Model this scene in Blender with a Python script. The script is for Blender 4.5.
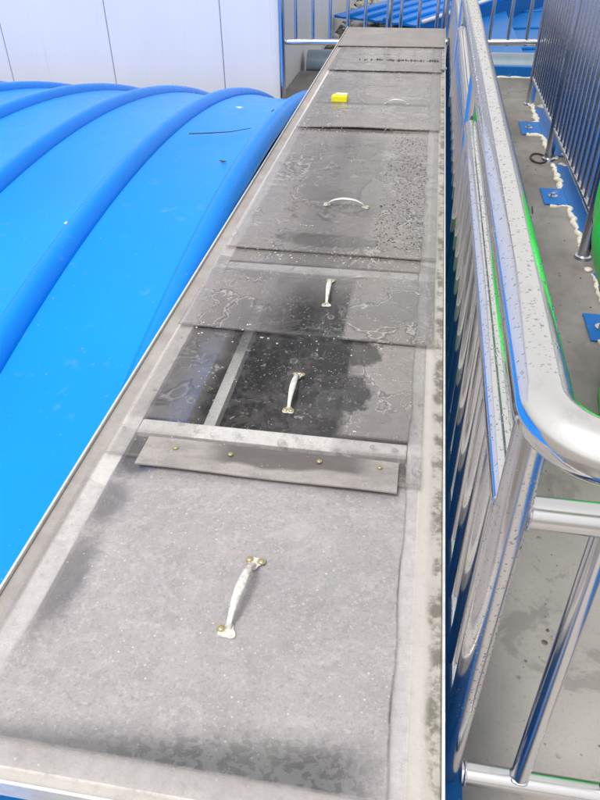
import bpy, bmesh, math, random
from mathutils import Vector, Matrix, noise
R = math.radians
random.seed(7)
S = bpy.context.scene
for o in list(bpy.data.objects): bpy.data.objects.remove(o)
COL = S.collection
H = 1.4   # camera height above the walkway (metres)

# ------------------------------------------------------------------ camera
cam_d = bpy.data.cameras.new("camera"); cam = bpy.data.objects.new("camera", cam_d); COL.objects.link(cam)
_r = Vector((0.98613, 0.16557, -0.01121)); _u = Vector((-0.09242, 0.60401, 0.79160)); _f = Vector((-0.13784, 0.77959, -0.61094))
cam.matrix_world = Matrix(((_r.x, _u.x, -_f.x, 0), (_r.y, _u.y, -_f.y, 0), (_r.z, _u.z, -_f.z, H), (0, 0, 0, 1)))
cam_d.sensor_fit = 'VERTICAL'; cam_d.sensor_height = 24; cam_d.lens = 24 * 685.6 / 800
cam_d.clip_start = 0.02; cam_d.clip_end = 400
S.camera = cam
# ------------------------------------------------------------------ world, sun, exposure
SUN_EL, SUN_AZ = 60, -145      # azimuth from +Y, clockwise
w = bpy.data.worlds.new("World"); S.world = w; w.use_nodes = True
wn = w.node_tree; wn.nodes.clear()
sky = wn.nodes.new("ShaderNodeTexSky"); sky.sky_type = 'NISHITA'; sky.sun_disc = False
sky.sun_elevation = R(SUN_EL); sky.sun_rotation = R(SUN_AZ); sky.dust_density = 7; sky.air_density = 1.6; sky.ozone_density = 1
hs = wn.nodes.new("ShaderNodeHueSaturation"); hs.inputs['Saturation'].default_value = 0.10
mxs = wn.nodes.new("ShaderNodeMix"); mxs.data_type = 'RGBA'; mxs.inputs[0].default_value = 0.5
mxs.inputs[7].default_value = (8.25, 8.2, 8.1, 1)      # even cloud layer
bg = wn.nodes.new("ShaderNodeBackground"); bg.inputs[1].default_value = 0.13
wo = wn.nodes.new("ShaderNodeOutputWorld")
wn.links.new(sky.outputs[0], hs.inputs['Color']); wn.links.new(hs.outputs[0], mxs.inputs[6])
wn.links.new(mxs.outputs[2], bg.inputs[0]); wn.links.new(bg.outputs[0], wo.inputs[0])
sd = bpy.data.lights.new("sun", 'SUN'); sd.energy = 1.3; sd.angle = R(14); sd.color = (1, .96, .91)
sun = bpy.data.objects.new("sun", sd); COL.objects.link(sun)
_d = Vector((math.sin(R(SUN_AZ)) * math.cos(R(SUN_EL)), math.cos(R(SUN_AZ)) * math.cos(R(SUN_EL)), math.sin(R(SUN_EL))))
sun.rotation_euler = _d.to_track_quat('Z', 'Y').to_euler(); sun.location = (-3, 2, 6)
S.view_settings.view_transform = 'Standard'; S.view_settings.look = 'None'
S.view_settings.exposure = 0.38; S.view_settings.gamma = 1
S.render.engine = 'CYCLES'
S.cycles.max_bounces = 10; S.cycles.transparent_max_bounces = 16; S.cycles.caustics_reflective = False; S.cycles.caustics_refractive = False

# ------------------------------------------------------------------ node helpers
class V:
    """a node socket with arithmetic"""
    def __init__(s, nt, sock): s.nt = nt; s.s = sock
    def _m(s, op, *a, clamp=False):
        n = s.nt.nodes.new("ShaderNodeMath"); n.operation = op; n.use_clamp = clamp
        for i, x in enumerate((s,) + a):
            if isinstance(x, V): s.nt.links.new(x.s, n.inputs[i])
            else: n.inputs[i].default_value = x
        return V(s.nt, n.outputs[0])
    def __add__(s, o): return s._m('ADD', o)
    def __sub__(s, o): return s._m('SUBTRACT', o)
    def __mul__(s, o): return s._m('MULTIPLY', o)
    def __truediv__(s, o): return s._m('DIVIDE', o)
    def abs(s): return s._m('ABSOLUTE')
    def max(s, o): return s._m('MAXIMUM', o)
    def min(s, o): return s._m('MINIMUM', o)
    def inv(s): return (s * -1) + 1
    def step(s, a, b):
        """smoothstep: 0 at a, 1 at b"""
        n = s.nt.nodes.new("ShaderNodeMapRange"); n.interpolation_type = 'SMOOTHSTEP'
        s.nt.links.new(s.s, n.inputs[0]); n.inputs[1].default_value = a; n.inputs[2].default_value = b
        if a > b:
            n.inputs[1].default_value = b; n.inputs[2].default_value = a; n.inputs[3].default_value = 1; n.inputs[4].default_value = 0
        return V(s.nt, n.outputs[0])
class Mat:
    def __init__(s, name):
        s.m = bpy.data.materials.new(name); s.m.use_nodes = True; s.nt = s.m.node_tree; s.nt.nodes.clear()
        s.out = s.nt.nodes.new("ShaderNodeOutputMaterial")
        s.tc = s.nt.nodes.new("ShaderNodeTexCoord"); s.geo = s.nt.nodes.new("ShaderNodeNewGeometry")
        sp = s.nt.nodes.new("ShaderNodeSeparateXYZ"); s.nt.links.new(s.geo.outputs['Position'], sp.inputs[0])
        s.X, s.Y, s.Z = (V(s.nt, sp.outputs[i]) for i in range(3))
    def lk(s, a, b): s.nt.links.new(a.s if isinstance(a, V) else a, b)
    def vec(s, scale=(1, 1, 1), obj=False):
        n = s.nt.nodes.new("ShaderNodeMapping"); s.nt.links.new(s.tc.outputs['Object'] if obj else s.geo.outputs['Position'], n.inputs[0])
        n.inputs['Scale'].default_value = scale; return n.outputs[0]
    def noise(s, scale, detail=4, rough=.55, stretch=(1, 1, 1), dist=0, obj=False):
        n = s.nt.nodes.new("ShaderNodeTexNoise"); s.nt.links.new(s.vec(stretch, obj), n.inputs['Vector'])
        n.inputs['Scale'].default_value = scale; n.inputs['Detail'].default_value = detail; n.inputs['Roughness'].default_value = rough
        n.inputs['Distortion'].default_value = dist
        return V(s.nt, n.outputs[0])
    def voro(s, scale, feature='F1', stretch=(1, 1, 1), rnd=1):
        n = s.nt.nodes.new("ShaderNodeTexVoronoi"); s.nt.links.new(s.vec(stretch), n.inputs['Vector'])
        n.feature = feature; n.inputs['Scale'].default_value = scale; n.inputs['Randomness'].default_value = rnd
        return V(s.nt, n.outputs[0])
    def objrand(s):
        n = s.nt.nodes.new("ShaderNodeObjectInfo"); return V(s.nt, n.outputs['Random'])
    def mix(s, fac, a, b):
        n = s.nt.nodes.new("ShaderNodeMix"); n.data_type = 'RGBA'
        for v, i in ((fac, 0), (a, 6), (b, 7)):
            if isinstance(v, (V,)): s.lk(v, n.inputs[i])
            elif hasattr(v, 'is_output'): s.lk(v, n.inputs[i])
            elif isinstance(v, (int, float)): n.inputs[i].default_value = v
            else: n.inputs[i].default_value = (*v, 1)
        return n.outputs[2]
    def bump(s, h, strength=.3, dist=.01):
        n = s.nt.nodes.new("ShaderNodeBump"); n.inputs['Strength'].default_value = strength; n.inputs['Distance'].default_value = dist
        s.lk(h, n.inputs['Height']); return n.outputs[0]
    def bsdf(s, color, rough=.5, metal=0, normal=None, coat=0, spec=None, **k):
        p = s.nt.nodes.new("ShaderNodeBsdfPrincipled")
        for v, nm in ((color, 'Base Color'), (rough, 'Roughness'), (metal, 'Metallic'), (coat, 'Coat Weight')):
            if isinstance(v, V) or hasattr(v, 'is_output'): s.lk(v, p.inputs[nm])
            elif isinstance(v, tuple): p.inputs[nm].default_value = (*v, 1)
            else: p.inputs[nm].default_value = v
        if normal is not None: s.lk(normal, p.inputs['Normal'])
        if spec is not None: p.inputs['Specular IOR Level'].default_value = spec
        for kk, v in k.items(): p.inputs[kk.replace('_', ' ')].default_value = v
        return p.outputs[0]
    def done(s, sh): s.nt.links.new(sh, s.out.inputs[0]); return s.m

# ------------------------------------------------------------------ materials
def m_blue(name, col, rough=.27, dirt=.25):
    a = Mat(name)
    n1 = a.noise(1.1, 3); n2 = a.noise(14, 5, .65)
    c = a.mix(n1.step(.3, .75), col, tuple(x * .84 + .004 for x in col))
    c = a.mix(n2.step(.60, .80) * dirt, c, (.16, .30, .44))
    sp = a.noise(90, 2); c = a.mix(sp.step(.70, .76) * (dirt * 1.2), c, (.25, .26, .26))
    rg = n2 * .22 + (rough - .1)
    return a.done(a.bsdf(c, rg, coat=0, spec=.15, normal=a.bump(a.noise(5, 3) + a.noise(160, 2) * .05, .12, .01)))
M = {}
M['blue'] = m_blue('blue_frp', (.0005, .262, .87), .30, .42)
M['blue_rib'] = m_blue('blue_frp_rib', (.0005, .225, .79), .28, .42)  # panel blue, darkened to put the ribs' shading contrast into the colour
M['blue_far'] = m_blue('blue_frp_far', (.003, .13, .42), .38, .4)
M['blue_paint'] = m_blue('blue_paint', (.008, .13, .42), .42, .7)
def m_steel(name, base=(.70, .70, .72), rough=.13, streak=(40, 40, 3), dirt=.25, tint=(.32, .29, .28)):
    a = Mat(name)
    n = a.noise(1, 4, .6, streak); n2 = a.noise(22, 5, .7); f = a.noise(420, 2)
    c = a.mix(n2.step(.52, .78) * dirt, base, tint)
    rg = n * .10 + n2.step(.5, .8) * .14 + (rough - .05)
    return a.done(a.bsdf(c, rg, 1, a.bump(n * .3 + f * .5, .05, .001)))
M['steel'] = m_steel('stainless_steel', (.66, .65, .66), .19)
M['steel_rail'] = m_steel('stainless_rail', (.74, .73, .72), .10, (30, 2, 30), .22)
M['steel_dark'] = m_steel('weathered_steel', (.60, .61, .66), .25, (40, 40, 3), .35, (.16, .13, .12))
def m_concrete():
    a = Mat('wet_concrete')
    big = a.noise(1.6, 5, .6, (1, .6, 1)); mid = a.noise(9, 6, .65); fine = a.noise(120, 4, .7)
    c = a.mix(big.step(.32, .7), (.105, .095, .088), (.25, .235, .215))
    c = a.mix(mid.step(.45, .75) * .55, c, (.10, .09, .083))
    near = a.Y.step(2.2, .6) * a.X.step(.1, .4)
    c = a.mix(near * .92, c, (.52, .485, .45))  # near walkway painted lighter to offset light blocked by the box and rails
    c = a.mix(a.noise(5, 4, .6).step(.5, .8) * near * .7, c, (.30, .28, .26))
    c = a.mix(a.noise(3.3, 6, .7, (1, 1, 1), 1.5).step(.55, .62) * .35, c, (.12, .11, .105))
    c = a.mix(fine.step(.5, .85) * .35, c, (.08, .072, .066))
    spot = a.voro(13).step(.115, .085) * a.noise(7, 1).step(.5, .6)
    c = a.mix(spot * .85, c, (.035, .02, .017))
    sp2 = a.voro(40).step(.13, .09) * a.noise(6, 1).step(.48, .62)
    c = a.mix(sp2 * .7, c, (.05, .04, .035))
    wet = a.noise(2.4, 4, .5, (1, .5, 1)).step(.40, .62)
    rg = wet * -.30 + .62 + fine * .1
    return a.done(a.bsdf(c, rg, 0, a.bump(mid * .6 + fine * .35, .3, .004), spec=.5))
M['concrete'] = m_concrete()
def m_wall():
    a = Mat('white_panel_skin')
    n = a.noise(1.2, 4, .6, (1, 1, .35)); st = a.noise(6, 4, .6, (5, 5, .25))
    c = a.mix(n.step(.35, .75), (.76, .75, .77), (.70, .695, .725))
    c = a.mix(st.step(.58, .8) * .28, c, (.50, .50, .52))
    return a.done(a.bsdf(c, .42, normal=a.bump(a.noise(3, 2), .08, .02)))
M['wall'] = m_wall()
def simple(name, col, rough=.5, metal=0, var=.25, scale=25, col2=None, bump=.15):
    a = Mat(name); n = a.noise(scale, 5, .65)
    c = a.mix(n.step(.35, .75) * var, col, col2 or tuple(x * .4 for x in col))
    return a.done(a.bsdf(c, n * .2 + (rough - .1), metal, a.bump(n, bump, .003)))
M['joint'] = simple('panel_joint', (.55, .55, .57), .6)
M['cream'] = simple('cream_sealant', (.70, .67, .58), .75, 0, .6, 60, (.30, .27, .20), .5)
M['brass'] = simple('brass_screw', (.56, .50, .31), .38, 1, .5, 300, (.35, .28, .12))
M['alu'] = simple('white_painted_metal', (.80, .78, .74), .28, .3, .8, 130, (.34, .32, .29))
M['trim'] = simple('pale_edge_trim', (.72, .72, .72), .35, .3, .4, 60, (.40, .38, .36))
M['yellow'] = simple('yellow_plastic', (.86, .78, .02), .35, 0, .15, 200)
M['paper'] = simple('pale_paper', (.72, .66, .50), .6, 0, .3, 200)
M['dark'] = simple('dark_debris', (.045, .035, .03), .7)
M['earth'] = simple('rubble_ground', (.34, .32, .29), .9, 0, .7, 6, (.10, .085, .07), .6)
M['stone'] = simple('rubble_stone', (.62, .60, .55), .85, 0, .5, 12, (.32, .30, .26), .5)
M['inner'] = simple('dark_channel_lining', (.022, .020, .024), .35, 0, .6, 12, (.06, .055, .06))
M['inner_blue'] = m_blue('channel_blue', (.022, .085, .26), .4, .9)
def m_green():
    a = Mat('green_sheet'); n = a.noise(7, 3, .5, (1, 1, .4)); 
    c = a.mix(n.step(.3, .7), (.02, .72, .06), (.05, .86, .13))
    return a.done(a.bsdf(c, .35, 0, a.bump(n + a.noise(30, 2) * .2, .3, .02), coat=.2))
M['green'] = m_green()
def m_frame():
    a = Mat('pale_frp_frame')
    st = a.noise(9, 5, .65, (4, .8, 1)); f = a.noise(70, 5, .7); b = a.noise(16, 4, .6)
    c = a.mix(st.step(.35, .75) * .4, (.66, .625, .605), (.50, .47, .45))
    c = a.mix(f.step(.5, .75) * .35, c, (.25, .23, .21))
    # exposed outer flange: dirt on the left, algae on the right
    ex = a.X.step(.052, .056).max(a.Y.step(.320, .316)); c = a.mix(a.noise(40, 4, .7).step(.5, .7) * a.Y.step(.36, .33) * .5, c, (.30, .27, .24)); c = a.mix(ex * .6, c, (.40, .375, .34))
    left = a.X.step(-.522, -.530); c = a.mix(left * (b * .5 + .45), c, (.20, .175, .165))
    right = a.X.step(.066, .078); c = a.mix(right * (b.step(.3, .7) * .4 + .25), c, (.34, .32, .275))
    moss = (a.X + b * .03).step(.088, .098) * a.noise(28, 4, .7).step(.42, .6)
    c = a.mix(moss * .75, c, (.085, .08, .055))
    return a.done(a.bsdf(c, .5, 0, a.bump(f + b, .35, .004)))
M['frame'] = m_frame()

def blob(a, x0, y0, rx, ry, wob, soft=.45):
    """1 inside a wobbly ellipse"""
    dx = (a.X - x0) / rx; dy = (a.Y - y0) / ry
    r = (dx * dx + dy * dy)._m('SQRT') + wob
    return r.step(1 + soft / 2, 1 - soft / 2)
BY = {1: (.3, .88), 2: (.86, 1.34), 3: (1.32, 1.77), 4: (1.75, 2.95), 5: (2.92, 3.99), 6: (3.96, 4.64), 7: (4.6, 5.27)}
def m_sheet(idx):
    k_ = {1: .96, 2: .66, 3: .55, 4: .62, 5: .63, 6: .63, 7: .60}[idx]; film = (.405, .378, .388) if idx == 1 else (.47 * k_, .425 * k_, .405 * k_)
    a = Mat('frosted_cover_sheet')
    w1 = a.noise(7, 4, .55); w2 = a.noise(26, 5, .65); w3 = a.noise(110, 4, .7); lo = a.noise(2.3, 3)
    wob = (w1 - .5) * 1.1 + (w2 - .5) * .5
    grain = a.noise(240, 3, .75)
    base = {1: .86, 2: .80, 3: .80, 4: .74, 5: .80, 6: .86, 7: .97}[idx]; wb = (w2 - .5) * .9 + (a.noise(62, 4, .6) - .5) * .8
    clear = None
    def add(c): 
        nonlocal clear
        clear = c if clear is None else clear.max(c)
    if idx == 1:
        add(blob(a, -.470, .755, .034, .055, wb, 1.0) * .55)
        add(blob(a, -.470, .590, .032, .095, wb, 1.0) * .55)
        add(blob(a, -.470, .865, .050, .050, wb, 1.1) * .70)
        add((a.X * -.10 + a.Y + wb * .012).step(.415, .385) * a.X.step(.04, -.02) * .25)
    if idx == 2:
        edge = (a.X + wob * .040 + wb * .01).step(-.085, -.115)
        add(edge * (lo * .25 + .66 + (w2 - .5) * .45) * (a.X.step(-.36, -.42) * -.30 + 1)); add(blob(a, -.095, 1.12, .045, .07, wb, .25) * .75)
        add(blob(a, -.09, 1.27, .05, .05, wb, .25) * .65)
        add(a.Y.step(1.0, .95) * .45)
    if idx == 3:
        edge = (a.X + wb * .006).step(-.125, -.14) * a.X.step(-.47, -.22)
        add(edge * (a.Y.step(1.72, 1.42) * .48 + .28))
    if idx == 4:
        add(blob(a, -.24, 1.83, .15, .05, wb, .6) * .5)
        add((a.X + wb * .03).step(-.10, -.15) * a.X.step(-.45, -.25) * .30)
    if idx in (5, 6): add(lo.step(.45, .7) * .22)
    if idx == 7: add(lo * 0)
    # where the sheet lies wet on the frame below, the frame shows through
    kx = {1: .80, 2: .62, 3: .52, 4: .55, 5: .42, 6: .30, 7: 0}[idx]; wv = (w1 - .5) * .02
    add((a.X + wv).step(-.488, -.493) * kx * (w2 * .5 + .7)); add((a.X + wv).step(.028, .033) * kx * (w2 * .5 + .7))
    for (b0, b1, kk) in ((.349, .330, .70), (.944, .949, .74), (1.637, 1.642, .62), (2.869, 2.874, .3), (3.279, 3.284, .42), (3.929, 3.934, .3)):
        e = {.349: .300, .944: .986, 1.637: 1.683, 2.869: 2.911, 3.279: 3.331, 3.929: 3.971}[b0]
        if idx == 7 or not (BY[idx][0] < (b0 + e) / 2 < BY[idx][1]): continue
        lo_y, hi_y = min(b0, e), max(b0, e)
        add(a.Y.step(lo_y - .002, lo_y + .003) * a.Y.step(hi_y + .002, hi_y - .003) * kk * (w2 * .5 + .7))
    clear = clear * ((w3 - .5) * .35 + 1)
    # dried specks keep the sheet opaque
    vz = a.voro(75); specks = (vz.step(.15, .07) * a.noise(9, 2).step(.45, .60)).max(a.voro(160).step(.17, .08) * a.noise(13, 2).step(.50, .62))
    v2 = a.voro(22); rings = (v2 - .17).abs().step(.05, .01) * a.noise(7, 2).step(.50, .56)
    op = (clear * -1 + base).max(specks * .8)
    if idx in (2, 3): op = op.max(rings * .55).max(a.noise(48, 3, .6).step(.66, .70) * .5)
    op = op._m('ADD', (w2 - .5) * .10, clamp=True)
    c = a.mix(w1.step(.3, .75), film, tuple(x * .86 for x in film))
    c = a.mix(w2.step(.48, .70) * .42, c, (.26 * k_, .235 * k_, .235 * k_))
    c = a.mix(w3.step(.52, .66) * .42, c, (.58 * k_, .555 * k_, .56 * k_))
    c = a.mix(a.noise(150, 3, .6).step(.55, .68) * .38, c, (.22, .20, .205))
    c = a.mix(grain.step(.5, .72) * .45, c, (.20, .18, .185))
    c = a.mix(a.noise(3.1, 3, .5, (1, .7, 1)).step(.48, .72) * .35, c, (.31, .315, .33))
    c = a.mix(a.noise(11, 6, .7, (1, 1, 1), 2.5).step(.52, .60) * .22, c, (.58 * k_, .55 * k_, .56 * k_))
    c = a.mix(specks, c, (.62, .60, .58))
    if idx == 1:   # wet blotched band along the front
        band = (a.X * -.10 + a.Y + wb * .010).step(.435, .375) * a.X.step(.05, -.05) * a.Y.step(.347, .352)
        bl = a.noise(80, 3, .6, (1, 1.3, 1), .3).step(.46, .54) * (a.X.step(-.45, -.15) * .7 + .3)
        c = a.mix(band * .82, c, (.135, .138, .145))
        c = a.mix(band * bl * .55, c, (.06, .06, .058))
        c = a.mix((a.noise(9, 3, .6).step(.5, .75)) * .2, c, (.33, .36, .33))
    else:
        # wet areas; puddle-edge glints and dark outlines painted as thin colour lines
        wn_ = a.noise(5.5, 5, .55, (1, .8, 1), .5); wn2 = a.noise(14, 4, .55, (1, .9, 1), .8)
        wetm = wn_.step(.505, .515)
        c = a.mix(wetm * .32, c, (.20 * k_, .18 * k_, .18 * k_))
        painted_rim = (wn_ - .51).abs().step(.012, .003); painted_rim2 = (wn2 - .56).abs().step(.010, .002)
        c = a.mix(painted_rim * .55, c, (.10, .09, .088)); c = a.mix((wn_ - .527).abs().step(.008, .002) * .5, c, (.62, .59, .58))
        c = a.mix(painted_rim2 * .45, c, (.12, .105, .10)); c = a.mix((wn2 - .575).abs().step(.008, .002) * .4, c, (.60, .57, .56))
        painted_rims = painted_rim.max(painted_rim2) * (.35 if idx > 2 else .12)
        op = op.max(painted_rims)
    if idx in (4, 5, 6, 7):
        c = a.mix(a.noise(30, 5, .7, (.6, 2.2, 1)).step(.56, .64) * .35, c, (.17, .155, .15))
        c = a.mix(a.noise(17, 4, .7, (.5, 1.8, 1), 1.5).step(.61, .66) * .5, c, (.55, .52, .51))
    if idx == 7: c = a.mix(.45, c, (.29, .27, .255))
    wetn = a.noise(3.2, 4, .55, (1, .8, 1)).step(.42, .58)
    rough = {1: .48, 2: .20, 3: .20, 4: .24, 5: .30, 6: .34, 7: .5}[idx]
    rg = wetn * -.13 + rough + grain * .06
    rg = rg - clear * .12
    h = w1 * .5 + w2 * .35 + grain * .08 + specks * .1
    if idx in (3, 4, 5): h = h + a.noise(13, 3, .5, (.7, 1.6, 1), 1.2).step(.50, .56) * .12
    nrm = a.bump(h, .22 if idx > 1 else .16, .004)
    body = a.bsdf(c, rg._m('MAXIMUM', .05), 0, nrm)
    tr = a.nt.nodes.new("ShaderNodeBsdfTransparent"); tr.inputs[0].default_value = (.975, .98, .985, 1)
    gl = a.nt.nodes.new("ShaderNodeBsdfGlossy"); gl.inputs['Roughness'].default_value = .09; a.lk(nrm, gl.inputs['Normal'])
    fr = a.nt.nodes.new("ShaderNodeFresnel"); fr.inputs[0].default_value = 1.42; a.lk(nrm, fr.inputs['Normal'])
    fv = V(a.nt, fr.outputs[0]) * V(a.nt, a.geo.outputs['Backfacing']).inv()
    m1 = a.nt.nodes.new("ShaderNodeMixShader"); a.lk(fv, m1.inputs[0]); a.lk(tr.outputs[0], m1.inputs[1]); a.lk(gl.outputs[0], m1.inputs[2])
    m2 = a.nt.nodes.new("ShaderNodeMixShader"); a.lk(op, m2.inputs[0]); a.lk(m1.outputs[0], m2.inputs[1]); a.lk(body, m2.inputs[2])
    return a.done(m2.outputs[0])
def m_water():
    a = Mat('water')
    tr = a.nt.nodes.new("ShaderNodeBsdfTransparent"); tr.inputs[0].default_value = (.95, .95, .95, 1)
    gl = a.nt.nodes.new("ShaderNodeBsdfGlossy"); gl.inputs['Roughness'].default_value = .03
    fr = a.nt.nodes.new("ShaderNodeFresnel"); fr.inputs[0].default_value = 1.4
    fv = V(a.nt, fr.outputs[0]) * V(a.nt, a.geo.outputs['Backfacing']).inv()
    m1 = a.nt.nodes.new("ShaderNodeMixShader"); a.lk(fv, m1.inputs[0]); a.lk(tr.outputs[0], m1.inputs[1]); a.lk(gl.outputs[0], m1.inputs[2])
    return a.done(m1.outputs[0])
M['water'] = m_water()
a = Mat('water_drop'); M['drop'] = a.done(a.bsdf((.85, .86, .88), .03, 0, Transmission_Weight=1, IOR=1.33))

# ------------------------------------------------------------------ mesh helpers
def z(v): return v + H      # measured heights are relative to the camera
def link(name, bm, mat, parent=None, smooth=False, bevel=0):
    me = bpy.data.meshes.new(name)
    bmesh.ops.recalc_face_normals(bm, faces=bm.faces)
    bm.to_mesh(me); bm.free(); me.materials.append(mat)
    o = bpy.data.objects.new(name, me); COL.objects.link(o)
    if parent: o.parent = parent
    if smooth: me.shade_smooth()
    if bevel:
        b = o.modifiers.new('bevel', 'BEVEL'); b.width = bevel; b.segments = 2; b.limit_method = 'ANGLE'
    return o
def tag(o, label=None, cat=None, group=None, kind=None):
    for k, v in (('label', label), ('category', cat), ('group', group), ('kind', kind)):
        if v: o[k] = v
    return o
def empty(name, loc, label, cat, group=None):
    o = bpy.data.objects.new(name, None); COL.objects.link(o); o.location = loc; o.empty_display_size = .1
    return tag(o, label, cat, group)
def adopt(parent, *obs):
    """parent while keeping world placement (parents are unrotated)"""
    p = parent; off = Vector((0, 0, 0))
    while p: off += p.location; p = p.parent
    for o in obs: o.parent = parent; o.location = o.location - off
def box(bm, x0, x1, y0, y1, z0, z1):
    vs = [bm.verts.new((x, y, zz)) for zz in (z0, z1) for x, y in ((x0, y0), (x1, y0), (x1, y1), (x0, y1))]
    for f in ((0, 3, 2, 1), (4, 5, 6, 7), (0, 1, 5, 4), (1, 2, 6, 5), (2, 3, 7, 6), (3, 0, 4, 7)): bm.faces.new([vs[i] for i in f])
def boxo(name, x0, x1, y0, y1, z0, z1, mat, parent=None, bevel=0):
    bm = bmesh.new(); box(bm, x0, x1, y0, y1, z0, z1); return link(name, bm, mat, parent, bevel=bevel)
def tube(bm, pts, rad, seg=14, cap=True):
    pts = [Vector(p) for p in pts]; n = len(pts); rings = []
    up = Vector((0, 0, 1)); prev = None
    for i, p in enumerate(pts):
        t = (pts[min(i + 1, n - 1)] - pts[max(i - 1, 0)]).normalized()
        a = (up if abs(t.z) < .95 else Vector((1, 0, 0))) if prev is None else prev
        u = (a - t * a.dot(t)).normalized(); v = t.cross(u); prev = u
        r = rad[i] if isinstance(rad, (list, tuple)) else rad
        rings.append([bm.verts.new(p + (u * math.cos(2 * math.pi * k / seg) + v * math.sin(2 * math.pi * k / seg)) * r) for k in range(seg)])
    for a, b in zip(rings, rings[1:]):
        for k in range(seg): bm.faces.new((a[k], a[(k + 1) % seg], b[(k + 1) % seg], b[k]))
    if cap: bm.faces.new(rings[0][::-1]); bm.faces.new(rings[-1])
def tubeo(name, pts, rad, mat, parent=None, seg=20):
    bm = bmesh.new(); tube(bm, pts, rad, seg); return link(name, bm, mat, parent, True) 
def smooth_caps(o):
    o.data.set_sharp_from_angle(angle=R(50)); return o
def copyo(o, loc, parent):
    c = o.copy(); COL.objects.link(c); c.parent = parent; c.location = loc; return c
def drops(name, places, parent, mat=None):
    """places: (point, normal, radius, flatness)"""
    bm = bmesh.new()
    for p, nr, r, fl in places:
        p = Vector(p); nr = Vector(nr).normalized(); t = nr.orthogonal().normalized(); b = nr.cross(t)
        ph = random.random() * 6.28; e = random.uniform(.75, 1.35)
        rings = []
        for hh, rr in ((-.15, 1.0), (.45, .82), (.85, .45)):
            rings.append([bm.verts.new(p + nr * (hh * r * fl) + (t * math.cos(q * 1.0472 + ph) * e + b * math.sin(q * 1.0472 + ph)) * rr * r) for q in range(6)])
        top = bm.verts.new(p + nr * r * fl)
        for A, B in zip(rings, rings[1:]):
            for k in range(6): bm.faces.new((A[k], A[(k + 1) % 6], B[(k + 1) % 6], B[k]))
        for k in range(6): bm.faces.new((rings[-1][k], rings[-1][(k + 1) % 6], top))
    return tag(link(name, bm, mat or M['drop'], parent, True), kind='stuff')

# ------------------------------------------------------------------ setting: ground, walkway
tag(boxo('ground', -60, 60, -30, 60, -.9, -.35, M['earth']), kind='structure')
tag(boxo('walkway', -1.10, .885, -1.6, 6.50, -.34, 0, M['concrete']), kind='structure')
# rubble beyond the far walkway edge
bm = bmesh.new(); box(bm, -1.1, 1.5, 6.505, 14, -.34, -.14); tag(link('rubble_bank', bm, M['earth']), kind='structure')
bm = bmesh.new()
for i in range(420):
    p = Vector((random.uniform(-1.08, .2), random.uniform(6.95, 12), -.11)); s = random.uniform(.02, .08)
    ret = bmesh.ops.create_icosphere(bm, subdivisions=1, radius=s)
    for v in ret['verts']: v.co = Vector((v.co.x * random.uniform(.8, 1.25), v.co.y * random.uniform(.8, 1.2), v.co.z * .7)) + p
tag(link('rubble', bm, M['stone']), 'pale broken stones and rubble lying below the white side wall behind the cross railing', 'rubble', kind='stuff')

# ------------------------------------------------------------------ white panel building on the left
bld = empty('panel_building', (-3.5, 5.6, -.1), 'white sandwich panel building wall rising behind the arched blue tank cover', 'building')
jx = [-1.17, -1.552, -2.455, -3.345, -4.235, -5.125, -6.015, -6.905, -7.795]
for i in range(len(jx) - 1):
    o = boxo('wall_panel', jx[i + 1] + .003, jx[i] - .003, 5.60, 5.66, -.12, 3.2, M['wall'], bevel=.004); adopt(bld, o)
    o = boxo('joint_strip', jx[i + 1] - .012, jx[i + 1] + .012, 5.612, 5.655, -.12, 3.19, M['joint']); adopt(bld, o)
o = boxo('corner_trim', -1.172, -1.10, 5.592, 5.66, -.12, 3.2, M['wall'], bevel=.004); adopt(bld, o)
for k in range(9):
    y0 = 5.664 + k * .9
    o = boxo('side_panel', -1.17, -1.112, y0 + .003, y0 + .897, -.30, 3.2, M['wall'], bevel=.004); adopt(bld, o)
o = boxo('base_channel', -1.11, -1.085, 5.67, 13.7, -.33, -.08, M['steel_dark']); adopt(bld, o)
o = boxo('roof', -7.9, -1.02, 5.52, 13.9, 3.203, 3.3, M['wall']); adopt(bld, o)

# ------------------------------------------------------------------ arched blue tank cover (left)
XR = -.556
cov = empty('tank_cover', (-4, 2.6, 0), 'bright blue arched fibreglass tank cover with raised ribs left of the channel lid', 'tank cover')
def archz(y, off=0): return .566 + off - (y - 2.6) ** 2 / 12.0
NA = 44; YS = [-.005 + 5.21 * i / NA for i in range(NA + 1)]
ribx = [-.612 - .41 * k for k in range(18)]
def arch_strip(name, prof, mat, thick=.012):
    """prof: list of (x, dz) across X, swept along the arch"""
    bm = bmesh.new(); top = []; bot = []
    for y in YS:
        top.append([bm.verts.new((x, y, max(archz(y, dz), .004 + dz))) for x, dz in prof])
        bot.append([bm.verts.new((x, y, max(archz(y, dz - thick), .002))) for x, dz in prof])
    for L, fl in ((top, 0), (bot, 1)):
        for A, B in zip(L, L[1:]):
            for k in range(len(prof) - 1): bm.faces.new((A[k], A[k + 1], B[k + 1], B[k]))
    for A, B in ((top[0], bot[0]), (top[-1], bot[-1])):
        for k in range(len(prof) - 1): bm.faces.new((A[k], A[k + 1], B[k + 1], B[k]))
    for k in (0, -1):
        for i in range(NA): bm.faces.new((top[i][k], top[i + 1][k], bot[i + 1][k], bot[i][k]))
    o = link(name, bm, mat, smooth=True); o.data.set_sharp_from_angle(angle=R(60)); return o
xs_edge = [XR] + ribx
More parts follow.
